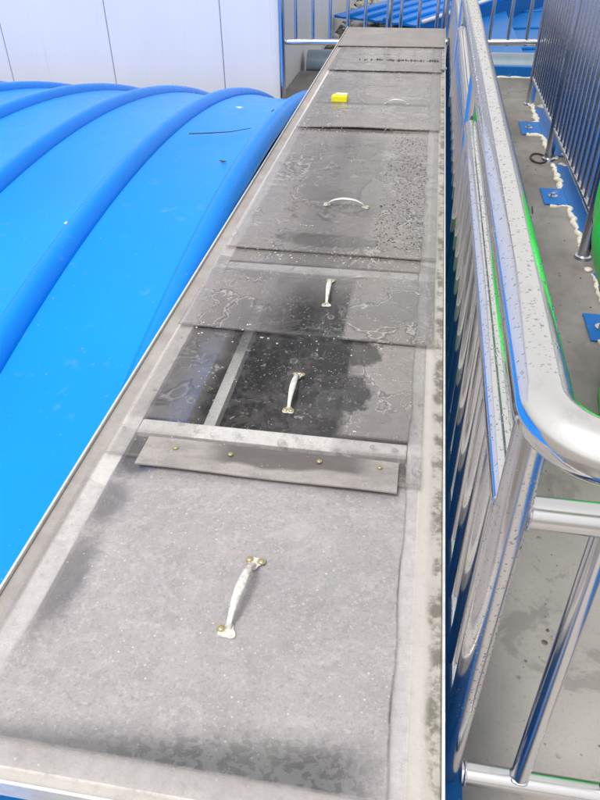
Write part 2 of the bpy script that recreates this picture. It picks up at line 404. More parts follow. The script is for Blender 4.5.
for k in range(len(xs_edge) - 1):
    a0 = xs_edge[k] if k == 0 else xs_edge[k] - .045
    a1 = xs_edge[k + 1] + .045
    if abs(a0 - a1) > .02 and a0 > a1:
        n = 6; prof = []
        for i in range(n + 1):
            t = i / n; prof.append((a0 + (a1 - a0) * t, .004 - .018 * (1 - (2 * t - 1) ** 2)))
        adopt(cov, arch_strip('cover_panel', prof, M['blue']))
for x in ribx:
    prof = [(x + .045 * (1 - q / 8), .003 + .038 * (1 - abs(1 - q / 8) ** 2.4) ** .95) for q in range(17)]
    o = arch_strip('rib', prof, M['blue_rib']); adopt(cov, o)
# small flange bolts beside the ribs
bolt_bm = bmesh.new()
bmesh.ops.create_uvsphere(bolt_bm, u_segments=8, v_segments=5, radius=.009)
bolt0 = None
for x in ribx[1:6]:
    for y in (1.2, 1.9, 2.6, 3.3, 4.0):
        if bolt0 is None:
            bolt0 = link('bolt', bolt_bm, M['joint'], smooth=True); bolt0.scale = (1, 1, .5); bolt0.parent = cov; b = bolt0
        else: b = bolt0.copy(); COL.objects.link(b); b.parent = cov
        b.location = Vector((x - .052, y, archz(y) + .004)) - cov.location
# twig and debris lying on the cover
bm = bmesh.new(); tube(bm, [(-.912, 2.70, archz(2.70) + .010), (-.83, 2.745, archz(2.74) + .004), (-.76, 2.775, archz(2.77) + .003), (-.685, 2.815, archz(2.81) + .010)], [.0022, .0022, .0017, .001], 7)
tag(link('twig', bm, M['dark'], smooth=True), 'thin dark twig lying on the blue cover beside the channel lid', 'twig')
def leaf(x, y, s, rz, label, mat):
    bm = bmesh.new(); zz = archz(y) + .002
    pts = [(0, -1), (.3, -.5), (.36, 0), (.25, .5), (0, 1), (-.25, .5), (-.36, 0), (-.3, -.5)]
    ring = [bm.verts.new((px * s, py * s, .004 * abs(py) + .001)) for px, py in pts]; mid = bm.verts.new((0, 0, .006))
    low = [bm.verts.new((v.co.x, v.co.y, v.co.z - .0015)) for v in ring]; lm = bm.verts.new((0, 0, .0045))
    for k in range(8):
        bm.faces.new((ring[k], ring[(k + 1) % 8], mid)); bm.faces.new((low[k], low[(k + 1) % 8], lm)); bm.faces.new((ring[k], ring[(k + 1) % 8], low[(k + 1) % 8], low[k]))
    o = link('dead_leaf', bm, mat); o.location = (x, y, zz); o.rotation_euler = (0, 0, rz); tag(o, label, 'leaf')
leaf(-.70, 2.42, .016, 1.3, 'small dark dead leaf on the blue cover just below the twig', M['dark'])
leaf(-.84, 3.25, .018, 1.5, 'small pale dead leaf on the blue cover above the twig', M['cream'])
leaf(-.67, 3.20, .018, -.3, 'curled dark dead leaf on the blue cover close to the lid edge', M['dark'])

# ------------------------------------------------------------------ channel box (the duct under the lids)
ZT = .55
chan = empty('channel_box', (-.23, 2.8, 0), 'long blue box channel with pale flanged rim carrying the grey cover sheets', 'channel')
XL, XRt, YF, YB = -.558, .094, .305, 5.262
def part(name, *a, **k): o = boxo(name, *a, **k); adopt(chan, o); return o
part('side_wall', -.552, -.544, YF + .01, YB - .01, 0.001, .531, M['inner_blue'])
part('side_wall', .078, .086, YF + .01, YB - .01, 0.001, .531, M['blue_paint'])
part('end_wall', -.543, .077, YF + .012, YF + .02, 0.001, .531, M['blue_paint'])
part('end_wall', -.543, .077, YB - .02, YB - .012, 0.001, .531, M['blue_paint'])
part('channel_floor', -.543, .077, YF + .021, YB - .021, .10, .16, M['inner'])
part('inner_ledge', -.543, -.428, YF + .03, YB - .03, .485, .491, M['inner_blue'])
part('long_rail', -.405, -.380, .99, YB - .03, .43, .455, M['frame'])
# centre strip that is dark and hides most of the inside
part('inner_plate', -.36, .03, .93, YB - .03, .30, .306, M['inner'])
def rim(x0, x1, y0, y1): part('rim_flange', x0, x1, y0, y1, .532, .5455, M['frame'], bevel=.0015)
rim(XL, -.490, YF, YB); rim(.030, XRt, YF, YB)
rim(-.489, .029, YF, YF + .048); rim(-.489, .029, YB - .05, YB)
for y0, y1 in ((.945, .985), (1.638, 1.682), (2.87, 2.91), (3.28, 3.33), (3.93, 3.97), (4.58, 4.62)): part('cross_member', -.489, .029, y0, y1, .5325, .545, M['frame'], bevel=.0015)
part('edge_trim', XL - .0045, XL - .0005, YF - .004, YB, .512, .5525, M['trim'])
part('edge_trim', XRt + .0005, XRt + .0040, YF - .004, YB, .512, .5555, M['trim'])
part('edge_trim', XL, XRt, YF - .0045, YF - .0005, .512, .5485, M['trim'])
part('ledge', .087, .160, YF - .6, YB + .2, 0.001, .25, M['blue_paint'])
# hinge plate jog on the right rim near the far end
part('seam_plate', .072, .104, 4.02, 4.06, .5565, .5605, M['steel_dark'])

# ------------------------------------------------------------------ grey cover sheets
def sheetz(idx, t, x, y):
    n = noise.noise(Vector((x * 3.1, y * 2.3, idx * 5.7))) * .0022
    return .5475 + .0075 * (1 - t) ** 1.5 + n * (.3 + .7 * (1 - abs(2 * t - 1))) + .0015
BND = {}
def surf(idx, x, y):
    y0, y1 = BND[idx]; return sheetz(idx, min(1, max(0, (y - y0) / (y1 - y0))), x, y)
def make_sheet(idx, xl, xr, yn_l, yn_r, yf, label, curl=0):
    BND[idx] = ((yn_l + yn_r) / 2, yf)
    mat = m_sheet(idx)
    nx = 28; ny = max(8, int((yf - yn_l) / .045)); th = .0035
    bm = bmesh.new(); T = []; B = []
    for j in range(ny + 1):
        rt = []; rb = []
        for i in range(nx + 1):
            u = i / nx; t = j / ny; x = xl + (xr - xl) * u
            yn = yn_l + (yn_r - yn_l) * u; y = yn + (yf - yn) * t
            zz = sheetz(idx, t, x, y)
            if curl: zz += curl * math.exp(-((u - .42) / .28) ** 2) * max(0, 1 - t * 5) ** 2
            rt.append(bm.verts.new((x, y, zz))); rb.append(bm.verts.new((x, y, zz - th)))
        T.append(rt); B.append(rb)
    for L in (T, B):
        for j in range(ny):
            for i in range(nx): bm.faces.new((L[j][i], L[j][i + 1], L[j + 1][i + 1], L[j + 1][i]))
    for j in range(ny):
        for i in (0, nx): bm.faces.new((T[j][i], T[j + 1][i], B[j + 1][i], B[j][i]))
    for i in range(nx):
        for j in (0, ny): bm.faces.new((T[j][i], T[j][i + 1], B[j][i + 1], B[j][i]))
    root = empty('cover_lid', ((xl + xr) / 2, (yn_l + yf) / 2, .545), label, 'lid', 'grey cover sheets lying along the channel')
    o = link('sheet', bm, mat, smooth=True); o.data.set_sharp_from_angle(angle=R(40)); adopt(root, o)
    return root
L1 = make_sheet(1, -.535, .052, .318, .318, .880, 'nearest large opaque lilac grey cover sheet with one pull handle')
L2 = make_sheet(2, -.522, .056, .868, .862, 1.345, 'dark wet clear cover sheet just beyond the screwed joint strip')
L3 = make_sheet(3, -.524, .072, 1.326, 1.314, 1.775, 'short dark-centred cover sheet third from the front with a small pull handle')
L4 = make_sheet(4, -.520, .072, 1.757, 1.745, 2.955, 'long rain speckled cover sheet holding the crosswise pull handle')
L5 = make_sheet(5, -.515, .074, 2.918, 2.937, 3.99, 'stained cover sheet that carries the small yellow block', curl=.006)
L6 = make_sheet(6, -.525, .078, 3.965, 3.965, 4.64, 'puddled cover sheet second from the far end of the channel')
L7 = make_sheet(7, -.552, .090, 4.600, 4.615, 5.266, 'dry plain grey cover sheet at the far end of the channel')
# dark / pale crust along the row of spots on the sixth sheet
for (xx0, xx1, yy) in ((-.38, .06, 4.235),):
    bm = bmesh.new(); x = xx0
    while x < xx1:
        wd = random.uniform(.003, .014); dens = (x - xx0) / (xx1 - xx0)
        if random.random() < .35 + .6 * dens:
            box(bm, x, x + wd * .8, yy - random.uniform(.002, .026), yy + random.uniform(.002, .028), .5495, .5535 + random.uniform(0, .003))
        x += wd
    adopt(L6, tag(link('crust', bm, M['dark']), kind='stuff'))

def dome_bm(r, h, seg=12):
    bm = bmesh.new(); prev = None
    for k, (rr, hh) in enumerate(((1, 0), (.96, .35), (.78, .72), (.45, .95))):
        ring = [bm.verts.new((rr * r * math.cos(2 * math.pi * q / seg), rr * r * math.sin(2 * math.pi * q / seg), hh * h)) for q in range(seg)]
        if prev:
            for q in range(seg): bm.faces.new((prev[q], prev[(q + 1) % seg], ring[(q + 1) % seg], ring[q]))
        else: bm.faces.new(ring[::-1])
        prev = ring
    bm.faces.new(prev); return bm
def screw(parent, loc, r=.0058):
    r *= .82
    """washer + dome head"""
    o = link('screw', dome_bm(r, r * .40), M['brass'], smooth=True); o.data.set_sharp_from_angle(angle=R(40))
    bm = bmesh.new(); seg = 16
    lo = [bm.verts.new((r * 1.45 * math.cos(2 * math.pi * q / seg), r * 1.45 * math.sin(2 * math.pi * q / seg), -.0012)) for q in range(seg)]
    hi = [bm.verts.new((v.co.x * .95, v.co.y * .95, .0004)) for v in lo]
    bm.faces.new(lo[::-1]); bm.faces.new(hi)
    for q in range(seg): bm.faces.new((lo[q], lo[(q + 1) % seg], hi[(q + 1) % seg], hi[q]))
    # one joined piece: head and washer
    bm2 = bmesh.new(); bm2.from_mesh(o.data); me = bpy.data.meshes.new('t'); bm.to_mesh(me); bm2.from_mesh(me); bm.free(); bm2.to_mesh(o.data); bm2.free()
    o.parent = parent; o.location = loc; return o
def trefoil(seg=36, r=.0105, th=.0018, holes=None):
    bm = bmesh.new(); up = []; dn = []
    for q in range(seg):
        t = 2 * math.pi * q / seg; rr = r * (1 + .22 * math.cos(3 * t + math.pi / 2))
        up.append(bm.verts.new((rr * math.cos(t), rr * math.sin(t), th))); dn.append(bm.verts.new((rr * math.cos(t), rr * math.sin(t), 0)))
    bm.faces.new(up); bm.faces.new(dn[::-1])
    for q in range(seg): bm.faces.new((up[q], up[(q + 1) % seg], dn[(q + 1) % seg], dn[q]))
    return bm
def make_handle(lid, p0, p1, idx, top_screws, bottom_screws, scale=1.0):
    """pull handle from p0 (near end) to p1 (far end)"""
    zt = max(surf(idx, *p0), surf(idx, *p1)) + .0006
    p0 = Vector((*p0, zt)); p1 = Vector((*p1, zt)); d = (p1 - p0); L = d.length; rot = math.atan2(d.y, d.x) - math.pi / 2
    n = 24; bm = bmesh.new(); rings = []
    for i in range(n + 1):
        t = i / n; y = L * t
        lift = .021 * scale * min(1, math.sin(math.pi * min(max(t, .0), 1)) ** .55) 
        wd = (.0034 + .0032 * math.sin(math.pi * t) ** 1.5) * scale
        th = .0026 * scale
        nx = 8; ring = []
        for q in range(nx):
            an = 2 * math.pi * q / nx
            ring.append(bm.verts.new((wd * math.copysign(abs(math.cos(an)) ** .6, math.cos(an)), y, .002 + lift + th * math.copysign(abs(math.sin(an)) ** .7, math.sin(an)))))
        rings.append(ring)
    for A, B in zip(rings, rings[1:]):
        for q in range(8): bm.faces.new((A[q], A[(q + 1) % 8], B[(q + 1) % 8], B[q]))
    bm.faces.new(rings[0][::-1]); bm.faces.new(rings[-1])
    h = link('handle', bm, M['alu'], smooth=True)
    h.parent = lid; h.location = p0 - lid.location; h.rotation_euler = (0, 0, rot)
    for y, sc, off in ((-.004, bottom_screws, -.3), (L + .004, top_screws, .5)):
        f = link('end_plate', trefoil(r=.0105 * scale), M['alu']); f.parent = h; f.location = (0, y, 0)
        if y > 0: f.rotation_euler = (0, 0, math.pi)
        for sx, sy in sc: screw(h, (sx * scale, y + sy * scale, .0022), .0050 * scale)
    return h
HZ = .5535
make_handle(L1, (-.203, .542), (-.192, .658), 1, ((-.0085, .004), (.0085, .004)), ((-.009, .002),), 1.12)
make_handle(L2, (-.208, 1.046), (-.208, 1.158), 2, ((-.007, .004), (.008, .003)), ((-.006, .0), (.006, 0)))
make_handle(L3, (-.190, 1.470), (-.195, 1.586), 3, ((-.006, .004), (.007, .003)), ((-.006, 0),))
make_handle(L4, (-.272, 2.100), (-.154, 2.094), 4, ((0, .004),), ((0, 0),), 1.05)
make_handle(L5, (-.165, 3.33), (-.075, 3.325), 5, ((0, .004),), ((0, 0),), .8)

# screwed joint strip over the first seam
js = empty('joint_strip', (-.218, .88, .556), 'narrow grey joint strip with four brass screws across the front seam', 'strip')
bm = bmesh.new()
nx = 30; T = []; B = []
for j in range(5):
    rt = []; rb = []
    for i in range(nx + 1):
        u = i / nx; x = -.452 + .468 * u; y = .842 - .003 * u + .078 * j / 4
        zz = .5625 + .0012 * math.sin(u * 9) - .0008 * j
        rt.append(bm.verts.new((x, y, zz))); rb.append(bm.verts.new((x, y, zz - .0032)))
    T.append(rt); B.append(rb)
for L in (T, B):
    for j in range(4):
        for i in range(nx): bm.faces.new((L[j][i], L[j][i + 1], L[j + 1][i + 1], L[j + 1][i]))
for j in range(4):
    for i in (0, nx): bm.faces.new((T[j][i], T[j + 1][i], B[j + 1][i], B[j][i]))
for i in range(nx):
    for j in (0, 4): bm.faces.new((T[j][i], T[j][i + 1], B[j][i + 1], B[j][i]))
a = Mat('joint_strip_frp')
w1 = a.noise(14, 5, .65, (1, 2, 1)); w2 = a.noise(160, 3, .7); lo = a.noise(6, 3)
c = a.mix(w1.step(.35, .7) * .7, (.34, .315, .305), (.20, .185, .18)); c = a.mix(w2.step(.5, .75) * .4, c, (.17, .155, .15))
wt = (a.Y + (lo - .5) * .06).step(.868, .880) * a.X.step(-.36, -.28) * a.X.step(-.02, -.07)
c = a.mix(wt * .8, c, (.07, .064, .062)); c = a.mix(a.voro(120).step(.16, .08) * a.noise(12, 2).step(.5, .6) * .8, c, (.6, .58, .55))
js_m = a.done(a.bsdf(c, .42 + 0, 0, a.bump(w1 + w2 * .3, .25, .003)))
o = link('strip_plate', bm, js_m, smooth=True); o.data.set_sharp_from_angle(angle=R(40)); adopt(js, o)
for x, y in ((-.391, .892), (-.287, .890), (-.125, .896), (-.017, .897)):
    s_ = screw(js, Vector((x, y, .5635)) - js.location, .0042)
# yellow block on the lid
yb = empty('yellow_block', (-.385, 3.355, .551), 'small bright yellow plastic block with a pale top on the grey lid', 'block')
o = boxo('block_body', -.036, .036, -.022, .022, 0, .026, M['yellow'], bevel=.003); o.parent = yb
o = boxo('block_top', -.022, .034, -.004, .026, .0262, .031, M['paper'], bevel=.002); o.parent = yb
yb.rotation_euler = (0, 0, -.06)

bm = bmesh.new()
for i in range(260):
    k = random.choice((1.30, 1.735, 2.905, 3.955, 4.59)); x = random.uniform(-.48, .05); y = k + random.gauss(0, .02) ; sz = random.uniform(.0008, .003)
    idx_ = 2 if y < 1.31 else 3 if y < 1.745 else 4 if y < 2.91 else 5 if y < 3.96 else 6
    zz = surf(idx_, x, y); box(bm, x, x + sz * 1.6, y, y + sz, zz - .0003, zz + sz * .6)
tag(link('lid_grit', bm, M['stone']), 'pale grit washed against the lid seams', 'grit', kind='stuff')
# puddles: thin domed water films
def puddle(lid, cx, cy, rx, ry, seed, zz=0, parts=56, h=.0018):
    idx = {id(L): k + 1 for k, L in enumerate((L1, L2, L3, L4, L5, L6, L7))}[id(lid)]
    bm = bmesh.new(); rnd = random.Random(seed); ph = [rnd.uniform(0, 6.28) for _ in range(6)]
    am = [.22, .16, .12, .08, .05, .04]
    rings = []
    for s, hh in ((1, 0), (.97, .55), (.92, .9), (.5, 1.0)):
        ring = []
        for q in range(parts):
            t = 2 * math.pi * q / parts; r = 1 + sum(am[k] * math.sin((k + 2) * t + ph[k]) for k in range(6))
            k_ = r - (1 - s) * (1 if s > .8 else r)
            px, py = cx + rx * k_ * math.cos(t), cy + ry * k_ * math.sin(t); ring.append(bm.verts.new((px, py, surf(idx, px, py) + .0001 + h * hh)))
        rings.append(ring)
    for A, B in zip(rings, rings[1:]):
        for q in range(parts): bm.faces.new((A[q], A[(q + 1) % parts], B[(q + 1) % parts], B[q]))
    bm.faces.new(rings[-1])
    o = link('puddle', bm, M['water'], smooth=True); adopt(lid, o)
puddle(L2, -.085, 1.09, .055, .085, 3, .5535); puddle(L2, -.02, 1.22, .05, .035, 5, .5535); puddle(L2, -.05, 1.03, .04, .03, 15, .5540)
puddle(L2, -.30, 1.06, .020, .008, 8, .554); puddle(L2, -.33, 1.215, .018, .009, 9, .554)
puddle(L3, -.06, 1.47, .075, .06, 11, .5535); puddle(L3, .0, 1.60, .05, .035, 12, .5530); puddle(L3, -.16, 1.56, .03, .03, 13, .553)
puddle(L4, -.12, 2.25, .06, .18, 21, .5525); puddle(L4, -.10, 2.62, .09, .06, 22, .552); puddle(L4, -.30, 1.95, .05, .02, 23, .553)
puddle(L4, -.13, 1.84, .05, .03, 24, .5535); puddle(L4, -.22, 2.55, .04, .02, 25, .552)
puddle(L5, -.10, 3.42, .10, .05, 31, .5525); puddle(L5, -.25, 3.62, .09, .04, 32, .552); puddle(L5, .0, 3.15, .05, .04, 33, .553)
puddle(L6, -.2, 4.35, .12, .04, 41, .553); puddle(L6, -.32, 4.12, .12, .03, 42, .553)
pl = []
for i in range(1300):
    x = random.uniform(-.11, .045); y = random.uniform(1.80, 2.85)
    pl.append(((x, y, surf(4, x, y)), (0, 0, 1), random.choice((.0012, .0016, .002, .0028)), .45))
d_ = drops('water_drops', pl, None); adopt(L4, d_)
pl = [((x, y, surf(2, x, y)), (0, 0, 1), random.uniform(.0012, .0032), .4) for x, y in [(random.uniform(-.45, .03), random.uniform(1.0, 1.30)) for i in range(170)]]
adopt(L2, drops('water_drops', pl, None, M['water']))
pl = [((x, y, surf(3, x, y)), (0, 0, 1), random.uniform(.0012, .003), .4) for x, y in [(random.uniform(-.48, .03), random.uniform(1.36, 1.72)) for i in range(160)]]
adopt(L3, drops('water_drops', pl, None, M['water']))
pl = [((x, y, surf(5, x, y)), (0, 0, 1), random.uniform(.002, .005), .4) for x, y in [(random.uniform(-.45, .05), random.uniform(2.98, 3.9)) for i in range(200)]]
adopt(L5, drops('water_drops', pl, None, M['water']))

# ------------------------------------------------------------------ handrail (right of the channel)
RX = .134; ZTOP = z(-.40); ZMID = z(-.56); ZBOT = z(-1.04); RT = .0285; RM = .0190; RB = .0125; RP = .0190
YC = .54; YE = 5.56
rail = empty('handrail', (RX, 3, 0), 'polished wet stainless steel handrail running beside the channel and turning right', 'handrail')
def ad(o): adopt(rail, o); o.data.set_sharp_from_angle(angle=R(50)); return o
YR = .472
pts = [(RX + .004, YE, ZTOP)] + [(RX + .004 - .0, YE - i * .25, ZTOP) for i in range(1, 19)] + [(RX + .003, .64, ZTOP)]
br = .068
pts = [p for p in pts if p[1] > YR + br + .01]
for i in range(13):
    t = i / 12 * math.pi / 2; pts.append((RX + .003 + br * (1 - math.cos(t)), YR + br - br * math.sin(t), ZTOP))
pts += [(RX + .2, YR, ZTOP), (RX + .8, YR, ZTOP), (1.2, YR, ZTOP)]
ad(tubeo('top_rail', pts, RT, M['steel_rail'], None, 40))
posts_y = [YC, 2.03, 3.46, 4.90]
for i, y in enumerate(posts_y):
    z0 = .002 if i == 0 else .251
    ad(tubeo('post', [(RX, y, .251), (RX, y, ZTOP - .01)], RP, M['steel'], None, 24))
segs = list(zip(posts_y, posts_y[1:] + [YE]))
for y0, y1 in segs:
    ad(tubeo('mid_rail', [(RX, y0 + RP * .6, ZMID), (RX, y1 - RP * .6 - .03, ZMID)], RM, M['steel_rail'], None, 28))
    ad(tubeo('bottom_rail', [(RX, y0 + RP * .6, ZBOT - .015), (RX, y1 - RP * .6, ZBOT - .015)], .0125, M['steel'], None, 16))
bal0 = ad(tubeo('baluster', [(RX, YC + .115, ZBOT - .01), (RX, YC + .115, ZMID - .008)], RB, M['steel'], None, 20))
for y0, y1 in segs:
    n = int(round((y1 - y0) / .13)); 
    for k in range(1, n):
        y = y0 + (y1 - y0) * k / n
        if y0 == YC and k == 1: bal0.location.y += (y - YC - .115); continue
        copyo(bal0, bal0.location + Vector((0, y - (YC + (y1 * 0) + (segs[0][1] - YC) / int(round((segs[0][1] - YC) / .13))), 0)), rail)
# right turn
YT = .500
ad(tubeo('mid_rail', [(RX + .012, YT + .05, ZMID + .004), (1.2, YT + .05, ZMID + .004)], RM, M['steel'], None, 28))
ad(tubeo('bottom_rail', [(RX + .012, YT, ZBOT - .022), (1.2, YT, ZBOT - .022)], .0165, M['steel'], None, 20))
b1 = ad(tubeo('baluster', [(.228, YT, ZBOT - .01), (.237, YT + .05, ZMID - .005)], RB + .0005, M['steel'], None, 20))
for k in range(1, 8): copyo(b1, b1.location + Vector((.125 * k, 0, 0)), rail)
ad(tubeo('post', [(1.2, YT, .002), (1.2, YT, ZTOP)], RP, M['steel'], None, 24))
def weld(c, ax, r):
    c = Vector(c); pts = []; rr = []
    for q in range(25):
        t = 2 * math.pi * q / 24; v = {'x': (0, math.cos(t), math.sin(t)), 'y': (math.cos(t), 0, math.sin(t)), 'z': (math.cos(t), math.sin(t), 0)}[ax]
        pts.append(c + Vector(v) * r); rr.append(.0022 * (1 + .35 * math.sin(q * 5.1)))
    bm = bmesh.new(); tube(bm, pts, rr, 7, False); ad(link('weld', bm, M['steel_dark'], smooth=True))
weld((RX + RP * .98, YT + .05, ZMID + .004), 'x', RM); weld((RX + RP * .9, YT, ZBOT - .022), 'x', .0165)
for y in posts_y: weld((RX, y + RP * 1.0, ZMID), 'y', RM)
for k in range(3): weld((.228 + .125 * k, YT, ZBOT - .006), 'z', RB)
# rain drops on the rails
pl = []
for i in range(1600):
    y = .55 + 3.2 * random.random() ** 1.25; t = random.gauss(-.25, .8)
    n_ = Vector((math.sin(t), 0, math.cos(t))); pl.append((Vector((RX + .0035, y, ZTOP)) + n_ * RT, n_, random.choice((.0008, .0011, .0014, .0018)), .5))
for i in range(70):
    x = random.uniform(RX + .07, .30); t = random.gauss(-.3, .9); n_ = Vector((0, math.sin(t), math.cos(t)))
    pl.append((Vector((x, YR, ZTOP)) + n_ * RT, n_, random.choice((.001, .0016, .0026)), .5))
adopt(rail, drops('water_drops', pl, None))
pl = []
for i in range(900):
    y = .6 + 1.4 * random.random(); t = random.gauss(0, .8); n_ = Vector((math.sin(t), 0, math.cos(t)))
    pl.append((Vector((RX, y, ZMID)) + n_ * RM, n_, random.choice((.0009, .0013, .0018)), .5))
for i in range(420):
    t = random.uniform(math.pi, 2 * math.pi); n_ = Vector((math.cos(t), math.sin(t), 0)); zz = random.uniform(.45, .97)
    pl.append((Vector((RX, YC, zz)) + n_ * RP, n_, random.choice((.0007, .0010, .0014)), .5))
for k in range(1, 6):
    for i in range(60):
        t = random.uniform(math.pi, 2 * math.pi); n_ = Vector((math.cos(t), math.sin(t), 0)); y = YC + (2.03 - YC) * k / 11
        pl.append((Vector((RX, y, random.uniform(.4, .82))) + n_ * RB, n_, random.choice((.0007, .001)), .5))
adopt(rail, drops('water_drops', pl, None))

# ------------------------------------------------------------------ cross railing at the far end
CY = 5.62
cr = empty('cross_railing', (0, CY, 0), 'stainless steel cross railing with round bars closing the far end of the walkway', 'railing')
def ac(o): adopt(cr, o); o.data.set_sharp_from_angle(angle=R(50)); return o
ac(tubeo('top_rail', [(-1.11, CY, ZTOP), (3.4, CY, ZTOP)], .025, M['steel'], None, 20))
ac(tubeo('bottom_rail', [(-1.11, CY, z(-1.015)), (.78, CY, z(-.985)), (3.4, CY, z(-.96))], .021, M['steel_rail'], None, 20))
for x in (-1.135, -.30, .095, .79, 2.1, 3.4): ac(tubeo('post', [(x, CY, .002 if x < .88 else -.3), (x, CY, ZTOP)], .023 if x > -1 else .028, M['steel'], None, 20))
ac(tubeo('post', [(-1.085, CY - .05, .002), (-1.085, CY - .05, ZTOP + .05)], .024, M['steel'], None, 20))
c0 = None; x = -.985
while x < 3.3:
    if min(abs(x - q) for q in (-.30, .095, .79, 2.1)) > .045:
        if c0 is None: c0 = ac(tubeo('baluster', [(x, CY, z(-1.01)), (x, CY, ZTOP - .01)], .0125, M['steel'], None, 14)); cx0 = x
        else: copyo(c0, c0.location + Vector((x - cx0, 0, 0)), cr)
    x += .128

# big pipe across the far edge
pp = tubeo('drain_pipe', [(-1.06, 6.68, -.005), (-.2, 6.68, .0), (3.6, 6.68, .02)], .140, simple('grey_pipe', (.22, .28, .33), .25, .5, .4, 8, (.12, .16, .19)), None, 40)
pp.data.set_sharp_from_angle(angle=R(50)); tag(pp, 'large grey metal pipe lying across behind the cross railing', 'pipe')
kb = boxo('kerb', .10, 3.6, 6.44, 6.495, .002, .085, M['blue_paint'], bevel=.004); tag(kb, kind='structure')

def bead(bm, pts, r0, step=.018, seed=0):
    """lumpy line of sealant"""
    rnd = random.Random(seed); P = []; Rr = []; step = step * .45
    for (a_, b_) in zip(pts, pts[1:]):
        a_ = Vector(a_); b_ = Vector(b_); n = max(2, int((b_ - a_).length / step))
        for i in range(n):
            q = a_.lerp(b_, i / n); nn = noise.noise_vector(q * 21 + Vector((seed, 0, 0))); P.append(q + Vector((nn.x, nn.y, 0)) * r0 * 1.6 + Vector((0, 0, -r0 * .35))); Rr.append(r0 * max(.35, 1 + 1.1 * nn.z + rnd.uniform(-.12, .12)))
    P.append(Vector(pts[-1])); Rr.append(r0 * .5)
    tube(bm, P, Rr, 7)
bm = bmesh.new(); bead(bm, [(.18, 6.43, .004), (.7, 6.435, .006), (3.4, 6.43, .004)], .012, .05, 5)
tag(link('sealant_line', bm, M['cream'], smooth=True), 'thin cream sealant line along the foot of the far blue kerb', 'sealant')

# ------------------------------------------------------------------ fence on the right
FX = .775; FZ = z(-1.21)
fence = empty('bar_fence', (FX, 3.2, 0), 'tall weathered steel bar fence on the right side of the walkway', 'fence')
def af(o): adopt(fence, o); o.data.set_sharp_from_angle(angle=R(50)); return o
fp = [5.60, 4.36, 3.02, 1.70, .5]
for y in fp:
    af(tubeo('post', [(FX, y, .0), (FX, y, 1.25)], .026, M['steel_dark'], None, 20))
    af(tubeo('post_foot', [(FX, y, .0), (FX, y, .012), (FX, y, .016)], [.040, .037, .027], M['steel_dark'], None, 20))
af(tubeo('bottom_rail', [(FX, 5.58, FZ), (FX, .5, FZ)], .0165, M['steel_rail'], None, 18))
af(tubeo('top_rail', [(FX, 5.58, 1.25), (FX, .5, 1.25)], .028, M['steel'], None, 20))
f0 = None
for a_, b_ in zip(fp, fp[1:]):
    n = 13
    for k in range(1, n):
        y = a_ + (b_ - a_) * k / n
        if f0 is None: f0 = af(tubeo('bar', [(FX, y, FZ), (FX, y, 1.24)], .0135, M['steel_dark'], None, 14)); fy0 = y
        else: copyo(f0, f0.location + Vector((0, y - fy0, 0)), fence)

# blue anchor strip with bolted tabs under the fence
def anchor(yc, x_tab, y0, y1, ts0, ts1, label):
    root = empty('anchor_plate', (.80, yc, 0), label, 'anchor plate', 'blue anchor plates along the fence foot')
    o = boxo('base_strip', .795, .884, ts0, ts1, .001, .007, M['blue_paint'], bevel=.001); adopt(root, o)
    o = boxo('tab', x_tab, .794, y0, y1, .001, .0072, M['blue_paint'], bevel=.001); adopt(root, o)
    bx = x_tab + .055; by = (y0 + y1) / 2
    bm = bmesh.new(); tube(bm, [(bx, by, .007), (bx, by, .0105)], .026, 20); tube(bm, [(bx, by, .0105), (bx, by, .024)], .012, 6)
    o = link('anchor_bolt', bm, M['steel_dark']); adopt(root, o)
    bm = bmesh.new(); sd_ = int(yc * 10)
    bead(bm, [(.790, ts1, .005), (.790, y1 + .006, .006), (x_tab + .10, y1 + .008, .005)], .0125, .022, sd_)
    adopt(root, link('sealant', bm, M['cream'], smooth=True)); bm = bmesh.new()
    bead(bm, [(x_tab + .03, y0 - .006, .004), (.785, y0 - .010, .006), (.790, y0 - .05, .006), (.788, ts0, .004)], .0125, .022, sd_ + 1)
    adopt(root, link('sealant', bm, M['cream'], smooth=True))
    # loose blobs at the plate's ends
    rnd = random.Random(sd_ + 2)
    for i in range(9):
        bm = bmesh.new(); p = Vector((rnd.uniform(.775, .875), rnd.choice((ts0, ts1)) + rnd.uniform(-.05, .05), .004)); bmesh.ops.create_icosphere(bm, subdivisions=2, radius=rnd.uniform(.010, .026))
        for v in bm.verts:
            k = 1 + .35 * noise.noise(v.co * 90 + p * 7); v.co = Vector((v.co.x * k, v.co.y * k, v.co.z * .45)) + p
        adopt(root, link('sealant_blob', bm, M['cream'], smooth=True))
anchor(5.0, .66, 4.84, 5.13, 4.42, 5.52, 'blue anchor plate with a bolted tab at the farthest fence bay')
anchor(3.75, .672, 3.63, 3.86, 3.12, 4.26, 'blue anchor plate with a bolted tab in the middle fence bay')
anchor(2.4, .695, 2.30, 2.50, 1.85, 2.86, 'blue anchor plate with a bolted tab beside the green bundle')
